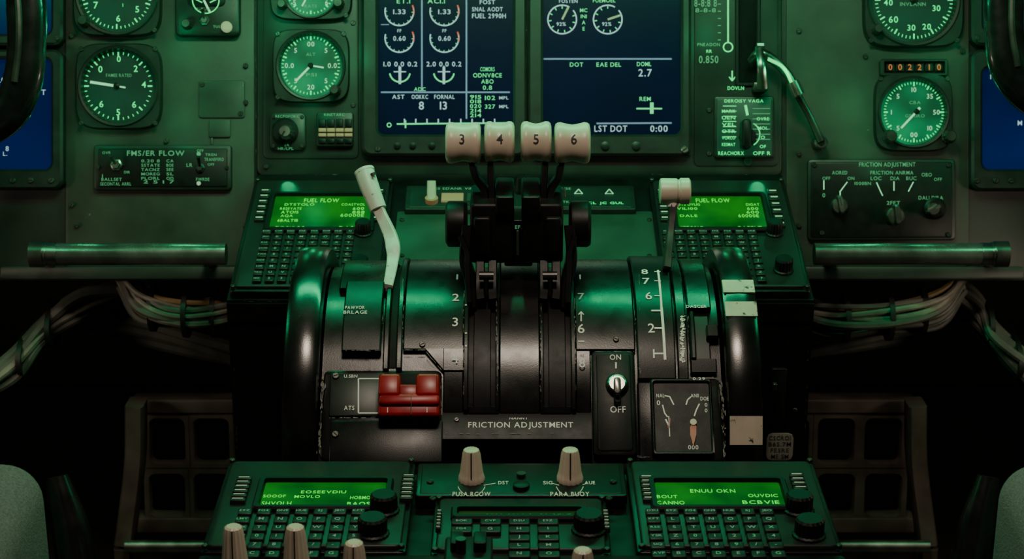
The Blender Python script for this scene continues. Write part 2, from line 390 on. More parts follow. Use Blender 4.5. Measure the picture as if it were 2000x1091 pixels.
def ring(cx, cy, r, lst, a0, da, h): return [(t, cx+r*cos(radians(a0-da*i)), cy-r*sin(radians(a0-da*i)), h) for i, t in enumerate(lst)]

gauge('vertical_speed_indicator', 231, 168, 84, 84, 70, [('0', 232, 115, 11), ('2', 265, 134, 12), ('4', 281, 165, 12), ('6', 262, 204, 12), ('5', 231, 219, 12), ('6', 198, 203, 12), ('0', 196, 135, 12)], [(228, 168, 176, 160, 5), (228, 168, 245, 171, 3)], 40, txt=[('FAMEE RATED', 232, 147, 6, 50)], knobs=())
gauge('altimeter', 228, -12, 86, 82, 72, [('7', 187, 10, 13), ('6', 231, 36, 12), ('5', 268, 18, 12), ('1', 240, 10, 6)], [(228, -12, 255, -40, 4)], 50, knobs=((166, 42, 12),))
gauge('engine_pressure_gauge', 607, 128, 75, 72, 60, ring(607, 128, 42, ['00', '5', '0.0', '5', '20', '5', '0.0', '5'], 90, 45, 9), [(607, 128, 578, 158, 4), (607, 128, 632, 132, 3)], 50, glow=True, knobs=((655, 177, 11),), txt=[('ALT', 607, 106, 6, 18), ('PSI', 608, 146, 6, 20)], zi=.0095, zt=.019)
gauge('fuel_quantity_gauge', 607, -20, 80, 58, 50, [('5', 575, 5, 9), ('6', 638, 5, 9)], [(607, -20, 590, 12, 3)], 40, glow=True, knobs=((662, 8, 11), (552, 10, 10)), txt=[('RATE', 607, 12, 6, 24)], zi=.0095, zt=.019)
gauge('oil_pressure_gauge', 1785, 0, 98, 92, 80, [('60', 1745, 38, 12), ('30', 1780, 54, 11), ('20', 1810, 52, 11), ('30', 1829, 16, 11), ('40', 1735, 5, 11)], [(1785, 0, 1760, -40, 4)], 60, txt=[('INVLANN', 1783, 8, 7, 50)], knobs=((1712, 58, 11),))
gauge('cabin_pressure_gauge', 1785, 219, 76, 76, 62, ring(1785, 219, 44, ['10', '35', '50', '10', '00', '5', '1', '5'], 90, 45, 9), [(1790, 218, 1760, 250, 4), (1790, 218, 1797, 210, 5)], 60, glow=True, knobs=((1737, 267, 14), (1852, 267, 14)), txt=[('CBA', 1787, 200, 6, 22), ('GSAIRO', 1787, 226, 6, 38)])

b = B('digit_counter', MP)
b.frame((1720, 115, 1852, 148), (1728, 120, 1846, 142), .004, .016, .008, BEZ, .003, .001, .001, SHADE)
for i, ch in enumerate('002210'):
    b.rp(1731+i*19, 122, 1747+i*19, 140, .008, .010, BLK2, .0005); b.text(ch, 1739+i*19, 131, 11, ORG, .0106)
b.done()

b = B('clock_control_unit', MP)
b.rp(342, -60, 468, 70, .004, .016, BEZ, .006, .002)
b.rp(366, -50, 440, 12, .014, .018, BLK2, .006); b.arc(402, 0, 26, 180, 360, 2, G, .0185)
for x0, y0, x1, y1 in ((375, -5, 395, 5), (410, 5, 430, -5)): b.line(x0, y0, x1, y1, 2, G, .0185)
b.line(398, 0, 410, 24, 4, WG, .0187)
knob(b, 366, 48, 11, .014, DST, .016); toggle(b, 400, 40, 10, STL, .016, (0, .01, .015))
b.lathe(443, 53, [(.0065, .016), (.0065, .02), (.004, .022)], YEL, 18, .016)
b.text('2-5-4', 395, 18, 5, GD, .0187, w=26)
b.text('TUS', 423, 52, 5, GD, .0165); b.done()

b = B('fuel_flow_switch_panel', MP)
b.rp(183, 283, 452, 371, .004, .012, BEZ, .004, .001)
b.rp(192, 290, 444, 365, .011, .013, BLK2, .002)
b.text('FMS/ER FLOW', 304, 299, 10, GD, .0135, w=112)
for i, t in enumerate(('0.20 8', 'SSTATE', 'TACNZ', 'MOREG', 'PLORL')): b.text(t, 294, 314+i*8.5, 5.5, GD, .0135, w=36); b.text(('CA', 'BOE', 'SEE', 'SL', 'OD')[i], 332, 314+i*8.5, 5.5, GD, .0135, w=14)
b.text('2 5 1 7', 310, 355, 6, GD, .0135, w=60)
b.text('OVR', 208, 298, 5, GD, .0135); b.text('DIR', 248, 336, 5, GD, .0135)
b.text('BALLSET', 218, 350, 6, GD, .0135, w=40); b.text('SECONTAL ARRL', 226, 359, 6, GD, .0135, w=60)
b.text('OFF', 391, 294, 5, GD, .0135); b.text('TREN', 412, 302, 5, GD, .0135, w=22); b.text('TRANSFERD', 418, 311, 6, GD, .0135, w=38); b.text('OFF', 412, 321, 5, GD, .0135); b.text('LR', 370, 322, 7, GD, .0135); b.text('FWRDE', 396, 350, 6, GD, .0135, w=26)
b.line(200, 340, 200, 348, 1.5, GD, .0135)
toggle(b, 228, 322, 12, STL, .013, (-.004, .010, .016)); toggle(b, 392, 328, 9, DST, .013, (0, .012, .018), BLK2)
b.lathe(392, 302, [(.0025, .013), (.0025, .015)], GD, 10); b.lathe(392, 359, [(.0025, .013), (.0025, .015)], PRT, 10)
for x in (192, 443): b.screw(x, 327, 4, .013)
b.done()

b = B('rotary_selector_switch', MP)
b.rp(527, 220, 597, 293, .007, .014, BEZ, .006, .001); b.text('RECPOFOKC', 561, 227, 5, GD, .0145, w=46)
b.lathe(560, 258, [(.0155, .014), (.0155, .018), (.013, .020)], BLK2, 30); knob(b, 560, 258, 15, .02, STL, .019, BLK2, 240)
b.text('2A', 560, 283, 5, GD, .0145); b.text('HR/LPL', 558, 290, 5, GD, .0145, w=30)
for x in (534, 590): b.screw(x, 228, 4, .014); b.screw(x, 285, 4, .014)
b.done()
b = B('annunciator_strip', MP)
b.rp(618, 219, 690, 286, .007, .016, BEZ, .003, .001); b.text('RINSTARC', 653, 224, 5, GD, .0165, w=40)
for i in range(4):
    b.rp(622+i*17, 232, 636+i*17, 248, .016, .019, BLK2, .001); b.rp(622+i*17, 250, 637+i*17, 257, .016, .0185, AMB, .0005); b.rp(622+i*17, 260, 637+i*17, 266, .016, .0185, AMB, .0005); b.rp(622+i*17, 270, 637+i*17, 280, .016, .018, BLK2, .001)
b.done()

# multifunction displays
def mfd(name, o, i, scr):
    b = B(name, MP); b.frame(o, i, .007, .022, .012, BEZ, .012, .008, .003, scr); return b
b = mfd('multifunction_display', (706, -230, 1029, 304), (738, -210, 1002, 262), SCR); z = .0128
for x, y in ((770, 22), (858, 22), (770, 74), (858, 74)):
    x += 10
    b.arc(x, y, 28, 165, 375, 2.5, SW, z); b.arc(x, y, 28, -15, 25, 3, SR, z)
    b.text('1.33' if y < 50 else '0.60', x, y+1, 9, SW, z, w=24)
    if y > 50: b.text('FF', x, y-14, 6, SW, z)
    for k in range(9):
        t = radians(180+k*22); b.line(x+24*cos(t), y-24*sin(t), x+28*cos(t), y-28*sin(t), 1.3, SG, z)
b.text('ET.1', 788, 2, 9, SG, z, w=26); b.text('ACI.1', 852, 2, 9, SG, z, w=34); b.text('FOST', 952, 4, 8, SW, z, w=30)
b.text('SNAL AODT', 952, 18, 8, SW, z, w=60); b.text('FUEL 2990H', 955, 31, 9, SW, z, w=66)
b.line(824, -100, 824, 180, 3, SL, z); b.line(911, -100, 911, 232, 3, SL, z); b.line(744, 180, 996, 180, 3, SL, z)
b.line(744, 48, 760, 48, 1.5, SL, z)
b.text('1.0 0.0 0.2', 782, 125, 9, SW, z, w=66); b.text('2.0 0.0 0.2', 867, 125, 9, SW, z, w=68)
for x in (781, 867): b.line(x, 130, x, 164, 5, SW, z); b.arc(x, 140, 20, 190, 350, 3, SG, z); b.line(x-12, 140, x+12, 140, 2, SW, z)
b.text('ADC', 820, 174, 7, SG, z); b.text('AST', 778, 189, 8, SW, z, w=24); b.text('OOKKC', 820, 189, 8, SW, z, w=32); b.text('FORNAL', 868, 189, 8, SW, z, w=40)
b.text('8', 823, 206, 15, SW, z); b.text('13', 866, 206, 15, SW, z)
for i, t in enumerate(('915', '018', '020', '214', '214')): b.text(t, 929, 189+i*9, 7, SG, z, w=22)
b.text('102', 957, 191, 8, SG, z, w=20); b.text('MPL', 984, 191, 6, SW, z, w=18); b.text('327', 957, 208, 8, SG, z, w=20); b.text('MPL', 984, 208, 6, SW, z, w=18)
for i, t in enumerate(('COMORS', 'ODNV8CE', 'ABO', '0.8')): b.text(t, 952, 135+i*12, 8, SG, z, w=(28, 56, 24, 18)[i])
b.line(775, 242, 998, 240, 3, SG, z); b.arc(760, 244, 4, 0, 360, 2, SG, z, 10)
for i in range(9): b.line(790+i*22, 232, 790+i*22, 240, 2.5, SW, z)
b.line(792, 235, 792, 250, 3, SG, z)
for x in (778, 808, 845): b.lathe(x, 287, [(.004, .022), (.004, .024), (.003, .0245)], BLK2, 14)
b.screw(738, 290, 6, .022); b.done()
b = mfd('multifunction_display', (1031, -230, 1350, 304), (1061, -210, 1330, 262), SCR)
for x in (1098, 1187):
    b.arc(x, 38, 28, 60, 400, 2.5, SW, z, 26)
    for k in range(10): t = radians(90+k*32); b.line(x+21*cos(t), 38-21*sin(t), x+26*cos(t), 38-26*sin(t), 2, SG, z)
    b.line(x, 38, x+(12 if x < 1150 else 24), 38-(24 if x < 1150 else 8), 4, YEL, z); b.text('92%', x-2, 47, 7, SW, z, w=18)
b.text('FOSTEN', 1110, 2, 7, SW, z, w=36); b.text('FUEMOEL', 1180, 1, 7, SG, z, w=44)
for i, t in enumerate(('MC', '1N1', 'A', 'E')): b.text(t, 1140, 20+i*12, 7, SG, z)
b.line(1062, 115, 1312, 115, 3, SL, z); b.text('DOT', 1126, 126, 8, SG, z, w=26); b.text('EAE DEL', 1189, 126, 8, SG, z, w=48); b.text('DOML', 1258, 125, 8, SG, z, w=28)
b.text('2.7', 1260, 142, 14, SW, z, w=26); b.text('REM', 1260, 193, 8, SG, z, w=22); b.line(1243, 212, 1293, 212, 3, SG, z); b.line(1273, 200, 1273, 222, 7, SG, z)
b.line(1165, 241, 1312, 240, 3, SL, z); b.text('LST DOT', 1193, 251, 12, SW, z, w=64); b.text('0:00', 1287, 251, 12, SW, z, w=34)
for x in (1180, 1240): b.lathe(x, 287, [(.005, .022), (.005, .025), (.004, .0255)], BEZ, 14)
b.screw(1337, 292, 7, .022, STL); b.done()

for nm, o, i, tx in (('primary_flight_display', (-160, 96, 122, 370), (-140, 114, 99, 330), [('1.0M', 8, 156, 10), ('T', 85, 180, 10), ('8', 14, 290, 9), ('L.', 10, 300, 8)]),
                 ('primary_flight_display', (1898, 96, 2170, 372), (1920, 132, 2150, 330), [('M', 1992, 240, 9), ('1', 1935, 150, 9)]),
                 ('navigation_display', (-160, -230, 122, 88), (-140, -210, 99, 66), []), ('navigation_display', (1898, -230, 2170, 88), (1922, -210, 2150, 60), [])):
    b = B(nm, MP); b.frame(o, i, .0, .02, .008, BEZ, .012, .008, .003, SCRB)
    for t, x, y, h in tx: b.text(t, x, y, h, SW, .009)
    if o[1] > 0:
        for x in ((25, 60, 100) if o[0] < 0 else (1908, 1945, 1975)): b.screw(x, 352, 6, .02)
    else: b.screw(112 if o[0] < 0 else 1908, 74, 5, .02)
    b.done()

# gear lever + linkage
b = B('landing_gear_lever', MP)
b.frame((1436, -200, 1486, 168), (1444, -190, 1478, 160), .008, .012, .0083, BLK2, .003, .002, .001, SHADE)
b.tube([W(1484, 92, 2.2), W(1487, 130, 2.19), W(1489, 172, 2.2)], [.0055, .005, .0065], STL, 12, rb=.004)
b.tube([W(1478, 90, 2.2), W(1491, 90, 2.2)], .005, STL, 10, smooth=False)
b.rp(1472, 160, 1500, 178, .008, .03, DST, .002)
b.tube([W(1466, 118, 2.215), W(1482, 104, 2.2), W(1510, 116, 2.2), W(1540, 148, 2.2), W(1560, 188, 2.2)], [.004, .006, .006, .005], STL, 12)
b.tube([W(1500, 115, 2.193), W(1530, 132, 2.19), W(1548, 165, 2.19)], .002, G, 8)
b.tube([W(1556, 182, 2.2), W(1580, 225, 2.205), W(1603, 275, 2.21)], [.0045, .004, .005], DST, 12)
b.tube([W(1548, 160, 2.19), W(1560, 186, 2.19)], .0075, STL, 12, smooth=False)
b.lathe(1604, 278, [(.008, .004), (.008, .028), (.006, .03)], DST, 20, .028); b.lathe(1604, 278, [(.0035, .03), (.0035, .032)], SHADE, 14, .03)
b.done()
b = B('brake_selector_panel', MP)
b.rp(1395, 188, 1512, 308, .0085, .014, BEZ, .003, .001); b.rp(1400, 192, 1508, 304, .013, .0145, LIT, .002)
z = .015
b.text('DEROISY VAGA', 1453, 197, 6, G, z, w=76)
for i in range(7): b.line(1412, 207+i*10, 1438, 207+i*10, 1.5, G, z); b.line(1470, 212+i*10, 1504, 212+i*10, 1.5, GD, z)
for i, t in enumerate(('MARK', 'UEN', 'VEL', 'OTR', 'VORLO', 'KESMAT')): b.text(t, 1423, 217+i*13, 6, G, z, w=26)
for i, t in enumerate(('OVRE', 'MOL', 'O', 'OF')): b.text(t, 1490, 232+i*18, 6, G, z, w=(24, 20, 8, 12)[i])
b.text('REACHORX', 1428, 299, 7, G, z, w=50); b.text('OFF R', 1488, 299, 7, G, z, w=34)
b.arc(1460, 262, 24, -60, 60, 2, G, z); b.line(1456, 205, 1460, 225, 5, G, z)
knob(b, 1460, 268, 17, .02, BLK2, .0145, None); b.rp(1450, 232, 1468, 290, .02, .045, BLK2, .004, .002); b.lathe(1458, 316, [(.005, .0085), (.005, .013)], DST, 14)
b.done()
b = B('friction_adjustment_panel', MP)
b.rp(1578, 311, 1866, 469, .004, .012, BEZ, .004, .001); b.rp(1584, 316, 1860, 464, .011, .013, BLK2, .003)
z = .0136
b.text('FRICTION ADJUSTMENT', 1733, 321, 8, GD, z, w=110); b.text('AORED', 1640, 337, 7, GD, z, w=30); b.text('FRICTION ANRMA', 1742, 337, 7, GD, z, w=84)
b.text('OBO', 1810, 341, 7, GD, z, w=20); b.text('OFF', 1832, 350, 6, GD, z); b.text('OFF', 1614, 348, 6, GD, z); b.text('ON', 1662, 348, 6, GD, z); b.text('1000BN', 1685, 358, 6, GD, z, w=32)
b.text('LOC', 1711, 348, 7, GD, z); b.text('DIA', 1748, 348, 7, GD, z); b.text('BUC', 1780, 348, 7, GD, z); b.text('2FFT', 1745, 396, 7, GD, z, w=26); b.text('DALI DIRA', 1818, 386, 7, GD, z, w=48)
for l in ((1609, 352, 1609, 370), (1655, 355, 1640, 375), (1712, 356, 1720, 374), (1746, 354, 1746, 372), (1784, 355, 1774, 374), (1720, 374, 1724, 382), (1641, 375, 1641, 384)): b.line(*l, 2, WG, z)
barknob(b, 1638, 402, 16, .02, STL, .013, 100, PRTK); barknob(b, 1747, 422, 18, .022, STL, .013, 95, PRTK); b.lathe(1820, 408, [(.013, .013), (.013, .018), (.010, .02)], BLK2, 24); barknob(b, 1820, 408, 13, .02, STL, .018, 210, PRTK)
b.text('0', 1609, 381, 8, GD, z)
for x, y in ((1590, 322), (1853, 322), (1605, 455), (1853, 458)): b.screw(x, y, 5, .013)
b.done()

# grab tubes
for nm, x0, x1 in (('grab_handle', 66, 442), ('grab_handle', 1590, 1962)):
    b = B(nm, MP); t = 2.14
    b.tube([W(x0, 496, t), W(x1, 496, t)], .0125, ALU, 24, ref=(0, 1, 0), smooth=False)
    e = x0 if x0 < 1000 else x1; sg = 1 if x0 < 1000 else -1
    b.tube([W(e-6*sg, 496, t), W(e+20*sg, 496, t)], .0148, DST, 24, smooth=False)
    b.tube([W(e+20*sg, 496, t), W(e+26*sg, 496, t)], .0138, STL, 24, smooth=False)
    b.tube([W(e+20*sg, 496, t), W(e+46*sg, 496, t)], .0130, STL, 24, smooth=False)
    for px in (x0+30, x1-30): b.tube([W(px, 500, t), W(px, 512, 2.25)], .008, DST, 12, ref=(1, 0, 0), smooth=False)
    b.done()

# ------------------------------------------------------------ yokes
for nm, pts in (('control_yoke', [(30, -160), (44, -60), (52, 20), (52, 90), (44, 160), (14, 225), (-60, 275)]), ('control_yoke', [(1978, -160), (1964, -60), (1960, 10), (1962, 70), (1972, 130), (2010, 185), (2080, 225)])):
    b = B(nm); t = 1.95; P = [W(x, y, t) for x, y in pts]
    b.tube(P, [.015, .019, .021, .02, .0205, .019, .017], YOKE, 24, rb=[.012, .014, .014, .014, .014, .013], n=10)
    P2 = [W(x + (-16 if x < 1000 else 16), y, t-.014) for x, y in pts[1:5]]; b.tube(P2, .0035, DST, 8)
    e = P[-1]; sgn = -1 if e.x < 0 else 1
    b.tube([e, e + Vector((sgn*.08, .0, -.02)), e + Vector((sgn*.16, .03, -.03))], [.017, .02, .025], YOKE, 20)
    hub = e + Vector((sgn*.16, .02, -.03)); b.tube([hub + Vector((0, -.03, 0)), hub + Vector((0, .06, -.05)), hub + Vector((0, .2, -.4))], .025, BLK, 16, ref=(1, 0, 0))
    b.done()

# ------------------------------------------------------------ pedestal
b = B('center_pedestal', BF)
b.prof([(-.2422, .8650), (.0, .9165), (.03, .92), (.03, .3), (-.2422, .3)], -.2996, .3173, BLK)
b.prof([(-.2455, .862), (-.2455, .842), (-.24, .842), (-.24, .862)], -.2996, .3173, BLK)
for x in (1552, 1530): b.screw(x, 800 if x > 1540 else 745, 5, 0)
b.rp(1505, 720, 1535, 830, 0, .006, BLK2, .002); b.rp(1510, 750, 1518, 765, .006, .012, DST, .001); b.wear(456, 700, 463, 880, n=6, w=1.5); b.wear(1580, 640, 1572, 860, n=6, w=1.5); b.wear(446, 588, 560, 588, n=6, w=1.5, z=.004)
b.done()
b = B('aft_pedestal', BF)
b.prof([(-.62, .846), (-.625, .3), (-1.15, .3), (-1.15, .846)], -.246, .2615, BLK); b.done()
b = B('identification_placard', BF)
b.rp(1497, 846, 1549, 899, .0, .0015, STK, .006, .0002, 2)
for i, t in enumerate(('CSCRO1', 'B6S.7M', 'FESRE', 'ME SM')): b.text(t, 1523, 855+i*12, 8, PRTK, .002, w=(42, 44, 36, 34)[i])
b.done()

# deck centre plate (upper)
b = B('upper_pedestal_plate', UD)
b.rp(768, 412, 1284, 565, 0, .003, PLG, .003); b.rp(792, 362, 1240, 408, 0, .010, BEZ, .002, .001)
b.rp(800, 366, 1232, 404, .009, .0105, PLD, .001); z = .0112
b.rp(862, 376, 905, 391, .0105, .013, AMB, .0005); b.rp(912, 376, 935, 391, .0105, .013, PLG, .0005)
b.text('CS EDANR VINSE', 892, 368, 4, GD, z, w=90); b.text('COSTONSE', 1085, 368, 4, GD, z, w=60); b.text('CL JC GUL', 1183, 396, 4, G, z, w=70)
b.text('TONE TK', 1090, 394, 4, GD, z, w=44)
for x in (1130, 1190): b.line(x-8, 378, x, 369, 2, WG, z); b.line(x+8, 378, x, 369, 2, WG, z); b.line(x-8, 378, x+8, 378, 2, WG, z)
knob(b, 1018, 374, 13, .02, BLK2, .0105); knob(b, 1100, 384, 6, .01, DST, .0105)
q = UD.hit(843, 394, .0105); p = UD.l2w(q[0], q[1], .01); b.tube([p, p + UD.N*.02 + Vector((0, .01, .004))], [.0055, .005], IV, 12, ref=(1, 0, 0), smooth=False); b.tube([p, p+UD.N*.006], .0075, RNED, 12, ref=(1, 0, 0), smooth=False)
for x in (785, 1268): b.screw(x, 430, 5, .003); b.screw(x, 500, 5, .003)
b.done()

LET = "ABCDEFGHIJKLMNOPQRSTUVWXYZ0123456789/-"
def cdu(name, S, xr, yr, scr, grid, nc, nr, knobs, lb, rb, lines, ztop=.012, scrm=None, lab=1., skip=(), hs=.72):
    b = B(name, S); x0, x1 = xr; y0, y1 = yr
    b.rpl(x0, y0, x1, y1, 0, ztop-.004, BLK, .004, .001)
    b.rpl(x0+.004, y0+.004, x1-.004, y1-.004, ztop-.005, ztop, KEY, .005, .0015)
    sx0, sy0, sx1, sy1 = b.rect(*scr, ztop); m = .006
    lp = lambda e, z, r: rloop(sx0-e, sy0-e, sx1+e, sy1+e, r, z, 4)
    b.loft([lp(m, ztop-.001, .005), lp(m, ztop+.003, .005), lp(m-.0015, ztop+.005, .004), lp(.001, ztop+.005, .003), lp(0, ztop+.001, .002)], BLK2, False, False, S.l2w)
    b.loft([lp(0, ztop+.0012, .002)], scrm or CSC, False, True, S.l2w)
    zz = ztop+.0016
    for t, px, py, h, w, al in lines: b.text(t, px, py, h*hs, CST, zz, w=w)
    gx0, gy0, gx1, gy1 = b.rect(*grid, ztop); cw = (gx1-gx0)/nc; chh = (gy1-gy0)/nr; n = random.randint(0, 10)
    for j in range(nr):
        for i in range(nc):
            if (i, j) in skip: continue
            cx = gx0+cw*(i+.5); cy = gy1-chh*(j+.5); kw, kh = cw*.37, chh*.36
            b.rpl(cx-kw, cy-kh, cx+kw, cy+kh, ztop-.0005, ztop+.0042, KEY, .0012, .001, 2)
            ch = LET[n % len(LET)]; n += 1
            H = chh*.3*lab
            word = ch if (j > 0 and i > 0) else ch + LET[(n*7) % 36] + LET[(n*5) % 36]
            if j == 0 or i == 0: H *= .75
            tw = sum(GL[c][2]+.15 for c in word)*H; ox = -tw/2
            for c in word:
                vs, fs, w = GL[c]
                b.add([S.l2w(cx + ox + gx*H, cy + (gy-.5)*H, ztop+.0047) for gx, gy in vs], fs, GK if (n % 3) else GD); ox += (w+.15)*H
    for px, py, r in knobs:
        k = b.sc(px, py, ztop)[0]*r; x, y = S.hit(px, py+8, ztop)
        b.lathe(0, 0, [(k*1.15, ztop), (k*1.15, ztop+.002), (k, ztop+.003), (k, ztop+.014), (k*.85, ztop+.016)], BLK2, 40, 0, .03, 20, local=(x, y))
    for rc, nb in ((lb, 6), (rb, 6)):
        lx0, ly0, lx1, ly1 = b.rect(*rc, ztop); st = (ly1-ly0)/nb
        for i in range(nb):
            cy = ly0+st*(i+.5); b.rpl(lx0, cy-st*.36, lx1, cy+st*.36, ztop-.0005, ztop+.004, KEY, .001, .0008, 2)
            b.add([S.l2w(lx0+(lx1-lx0)*u, cy+st*v, ztop+.0045) for u, v in ((.15, -.08), (.85, -.08), (.85, .08), (.15, .08))], [(0, 1, 2, 3)], PRT)
    ex = .0035
    for x in (x0+ex, x1-ex):
        for y in (y0+ex, y1-ex): b.lathe(0, 0, [(.0025, ztop-.002), (.0025, ztop+.001), (.002, ztop+.0015)], SCW, 10, local=(x, y))
    b.done()
yT = .2422/ cos(math.atan(.0515/.2422))
def tl(s_, pairs): return [(t, px, py, h, w, 'C') for t, px, py, h, w in pairs]
cdu('control_display_unit', UD, (-.297, -.137), (.004, yT-.006), (532, 385, 724, 449), (500, 452, 690, 556), 8, 9, ((710, 448, 15), (703, 520, 17)), (503, 372, 522, 436), (730, 372, 748, 436),
    tl(0, [('FUEL FLOW', 628, 391, 10, 68), ('DTSTOLO', 585, 399, 6, 58), ('R82EYATE', 568, 407, 6, 42), ('COASTVOL', 690, 399, 6, 46), ('600', 700, 407, 7, 22), ('ATOIS', 566, 414, 7, 34), ('888', 700, 414, 7, 24), ('AQA', 560, 421, 6, 24), ('60000E', 688, 420, 8, 46), ('6BALTIB', 562, 430, 7, 40), ('FUROULOC', 566, 444, 7, 56), ('DAS', 676, 444, 7, 28)]))
cdu('control_display_unit', UD, (.158, .314), (.004, yT-.006), (1322, 385, 1492, 449), (1296, 452, 1490, 556), 8, 9, ((1512, 448, 15), (1530, 520, 17)), (1286, 372, 1304, 436), (1506, 372, 1526, 448),
    tl(0, [('FUEL FLOW', 1392, 391, 10, 66), ('OTS OVLIG', 1345, 399, 6, 44), ('VIL100', 1342, 407, 6, 40), ('DIGAT', 1470, 399, 6, 26), ('600', 1470, 407, 7, 22), ('600', 1470, 414, 7, 24), ('DALE', 1345, 421, 6, 34), ('60000E', 1462, 421, 8, 40), ('YIETORLD', 1350, 444, 7, 50), ('BAEELT', 1465, 444, 7, 46)]))
cdu('control_display_unit', LD, (-.244, -.083), (-.166, -.004), (513, 944, 752, 994), (448, 998, 712, 1098), 7, 6, ((750, 990, 26), (728, 1035, 28)), (456, 936, 486, 986), (783, 932, 808, 982),
    tl(0, [('EOSEEVDIU', 632, 960, 7, 88), ('SOOOF', 536, 968, 7, 44), ('MOVLO', 600, 969, 7, 50), ('HOBMOOTE', 715, 971, 8, 62), ('SHVOLH', 540, 982, 9, 58), ('BAOS', 700, 983, 9, 44), ('8.0', 718, 992, 6, 20)]))
cdu('control_display_unit', LD, (.098, .2595), (-.166, -.004), (1282, 944, 1528, 994), (1262, 998, 1528, 1098), 7, 6, ((1560, 990, 26), (1580, 1038, 28)), (1252, 934, 1278, 984), (1548, 930, 1576, 980),
    tl(0, [('ENUU OKN', 1392, 958, 9, 88), ('BOUT', 1303, 969, 8, 40), ('OUVDIC', 1490, 967, 8, 58), ('CANNO', 1310, 981, 9, 54), ('BCBVIE', 1486, 980, 9, 72), ('8.0.0', 1508, 992, 7, 42)]))
cdu('radio_control_unit', LD, (-.064, .078), (-.166, -.069), (895, 1000, 1135, 1013), (872, 1018, 1100, 1098), 4, 5, ((1150, 1028, 29),), (852, 1002, 862, 1040), (1178, 1002, 1190, 1040),
    tl(0, [('OUAOHAO OLCELE', 1030, 1006, 8, 170)]), ztop=.009, scrm=CSD, skip=((0, 2), (0, 3), (0, 4), (1, 2), (1, 3), (1, 4)))
b = B('rotary_knob_panel', LD)
b.rpl(-.081, -.067, .096, -.004, 0, .008, BLK, .003, .001); b.rpl(-.077, -.064, .092, -.008, .007, .0085, BLK2, .002)
z = .009
b.text('PUSA RCOW', 921, 964, 8, PRTB, z, w=74); b.text('PARA BUOY', 1113, 964, 8, PRTB, z, w=76); b.text('DST', 983, 942, 6, PRTB, z, w=20); b.text('AUE', 1152, 942, 6, PRTB, z, w=20); b.text('SIG', 1070, 942, 6, PRTB, z, w=18)
b.line(945, 947, 968, 943, 2, PRTB, z); b.line(1138, 946, 1148, 943, 2, PRTB, z); b.line(1078, 943, 1092, 947, 2, PRTB, z)
for cx in (921, 1113): b.arc(cx, 940, 28, 200, 340, 1.4, PRTB, z)
b.lathe(1018, 948, [(.004, .0085), (.004, .012)], DST, 14); b.lathe(1018, 970, [(.007, .0085), (.007, .012), (.005, .013)], BLK2, 20)
for x, y in ((840, 942), (1198, 942), (845, 975), (1190, 975)): b.screw(x, y, 7, .0085)
b.done()
def coneknob(name, px, pyb, r, h, t=None, zb=.0085):
    b = B(name, LD); x, y = LD.hit(px, pyb, zb); k = r
    b.lathe(0, 0, [(k*1.05, zb), (k*1.05, zb+.003), (k*.98, zb+.005), (k*.9, zb+h*.3), (k*.72, zb+h*.85), (k*.62, zb+h*.97), (k*.45, zb+h)], IV, 60, 0, .045, 15, local=(x, y))
    w = .0006
    L = [(zb+.006, k*1.03), (zb+h*.85, k*.77), (zb+h*.97, k*.66)]
    b.add([v for z, rr in L for v in (LD.l2w(x-w, y-rr, z), LD.l2w(x+w, y-rr, z))], [(0, 1, 3, 2), (2, 3, 5, 4)], PRTK)
    b.done()
coneknob('selector_knob', 921, 937, .0103, .029); coneknob('selector_knob', 1113, 937, .0103, .029)
b = B('audio_control_panel', LD)
b.rpl(-.244, -.30, .2595, -.17, 0, .008, BLK, .004, .001); b.done()
for px, py in ((460, 1113), (580, 1113), (694, 1145), (1137, 1160)): coneknob('volume_knob', px, py, .0105, .038)
b = B('toggle_switch_block', LD)
b.rp(868, 1045, 962, 1100, .009, .026, BLK2, .003, .002); b.rp(880, 1036, 905, 1060, .024, .034, BLK2, .002); b.rp(925, 1036, 950, 1060, .024, .034, BLK2, .002); b.lathe(900, 1060, [(.004, .026), (.004, .038)], DST, 12, .034); b.done()

# ------------------------------------------------------------ throttle quadrant
def xd(px, t=1.72): return (px-1000)*t/F
def ang(py, r=.153): return -Cyl(YC, ZC, r).hit(1000, py)[1]/r
def bodyprof(r, L=.105):
    P = [(YC - r*sin(radians(a)), ZC + r*cos(radians(a))) for a in range(-88, 46, 3)] + [(YC - r*sin(pi/4), ZC + r*cos(pi/4))]
    y, z = P[-1]; P += [(y - L*.7071, z - L*.7071), (y - L*.7071 - .003, z - L*.7071 - .008), (y - L*.7071-.003, .3), (-.243, .3)]
    return P
b = B('throttle_quadrant', DR); A0 = radians(-80)
b.prof(bodyprof(.1455), xd(620, 1.69), xd(865), DRUM); b.prof(bodyprof(.1455), xd(1155), xd(1418, 1.69), DRUM)
ac = ang(806, .15)
rr = .141
cp = [(YC - rr*sin(radians(a)), ZC + rr*cos(radians(a))) for a in range(-88, int(math.degrees(ac)), 3)] + [(YC-.1505*sin(ac), ZC+.1505*cos(ac)), (-.5462, .849), (-.5485, .8468), (-.5470, .842), (-.540, .839), (-.540, .3), (-.243, .3)]
b.prof(cp, xd(865), xd(1155), BLK2)
a680, a720 = ang(680), ang(722)
b.strip(xd(785), xd(905), A0, a680, .14, .153, DRUM)
L = []
for j in range(13):
    x = xd(828 + 37*j/12); ae = a680 + (a720-a680)*j/12
    L.append([Vector((x, YC - r_*sin(a_), ZC + r_*cos(a_))) for a_, r_ in [(a680-.02 + (ae-.006-a680+.02)*k/5, .15295) for k in range(6)] + [(ae, .1518), (ae, .14)]])
b.loft(L, DRUM, False, False, None, False)
b.strip(xd(865), xd(905), a680-.02, a720, .14, .1529, DRUM, .0006)
b.strip(xd(865), xd(905), a680, ac, .14, .1505, DRUM)
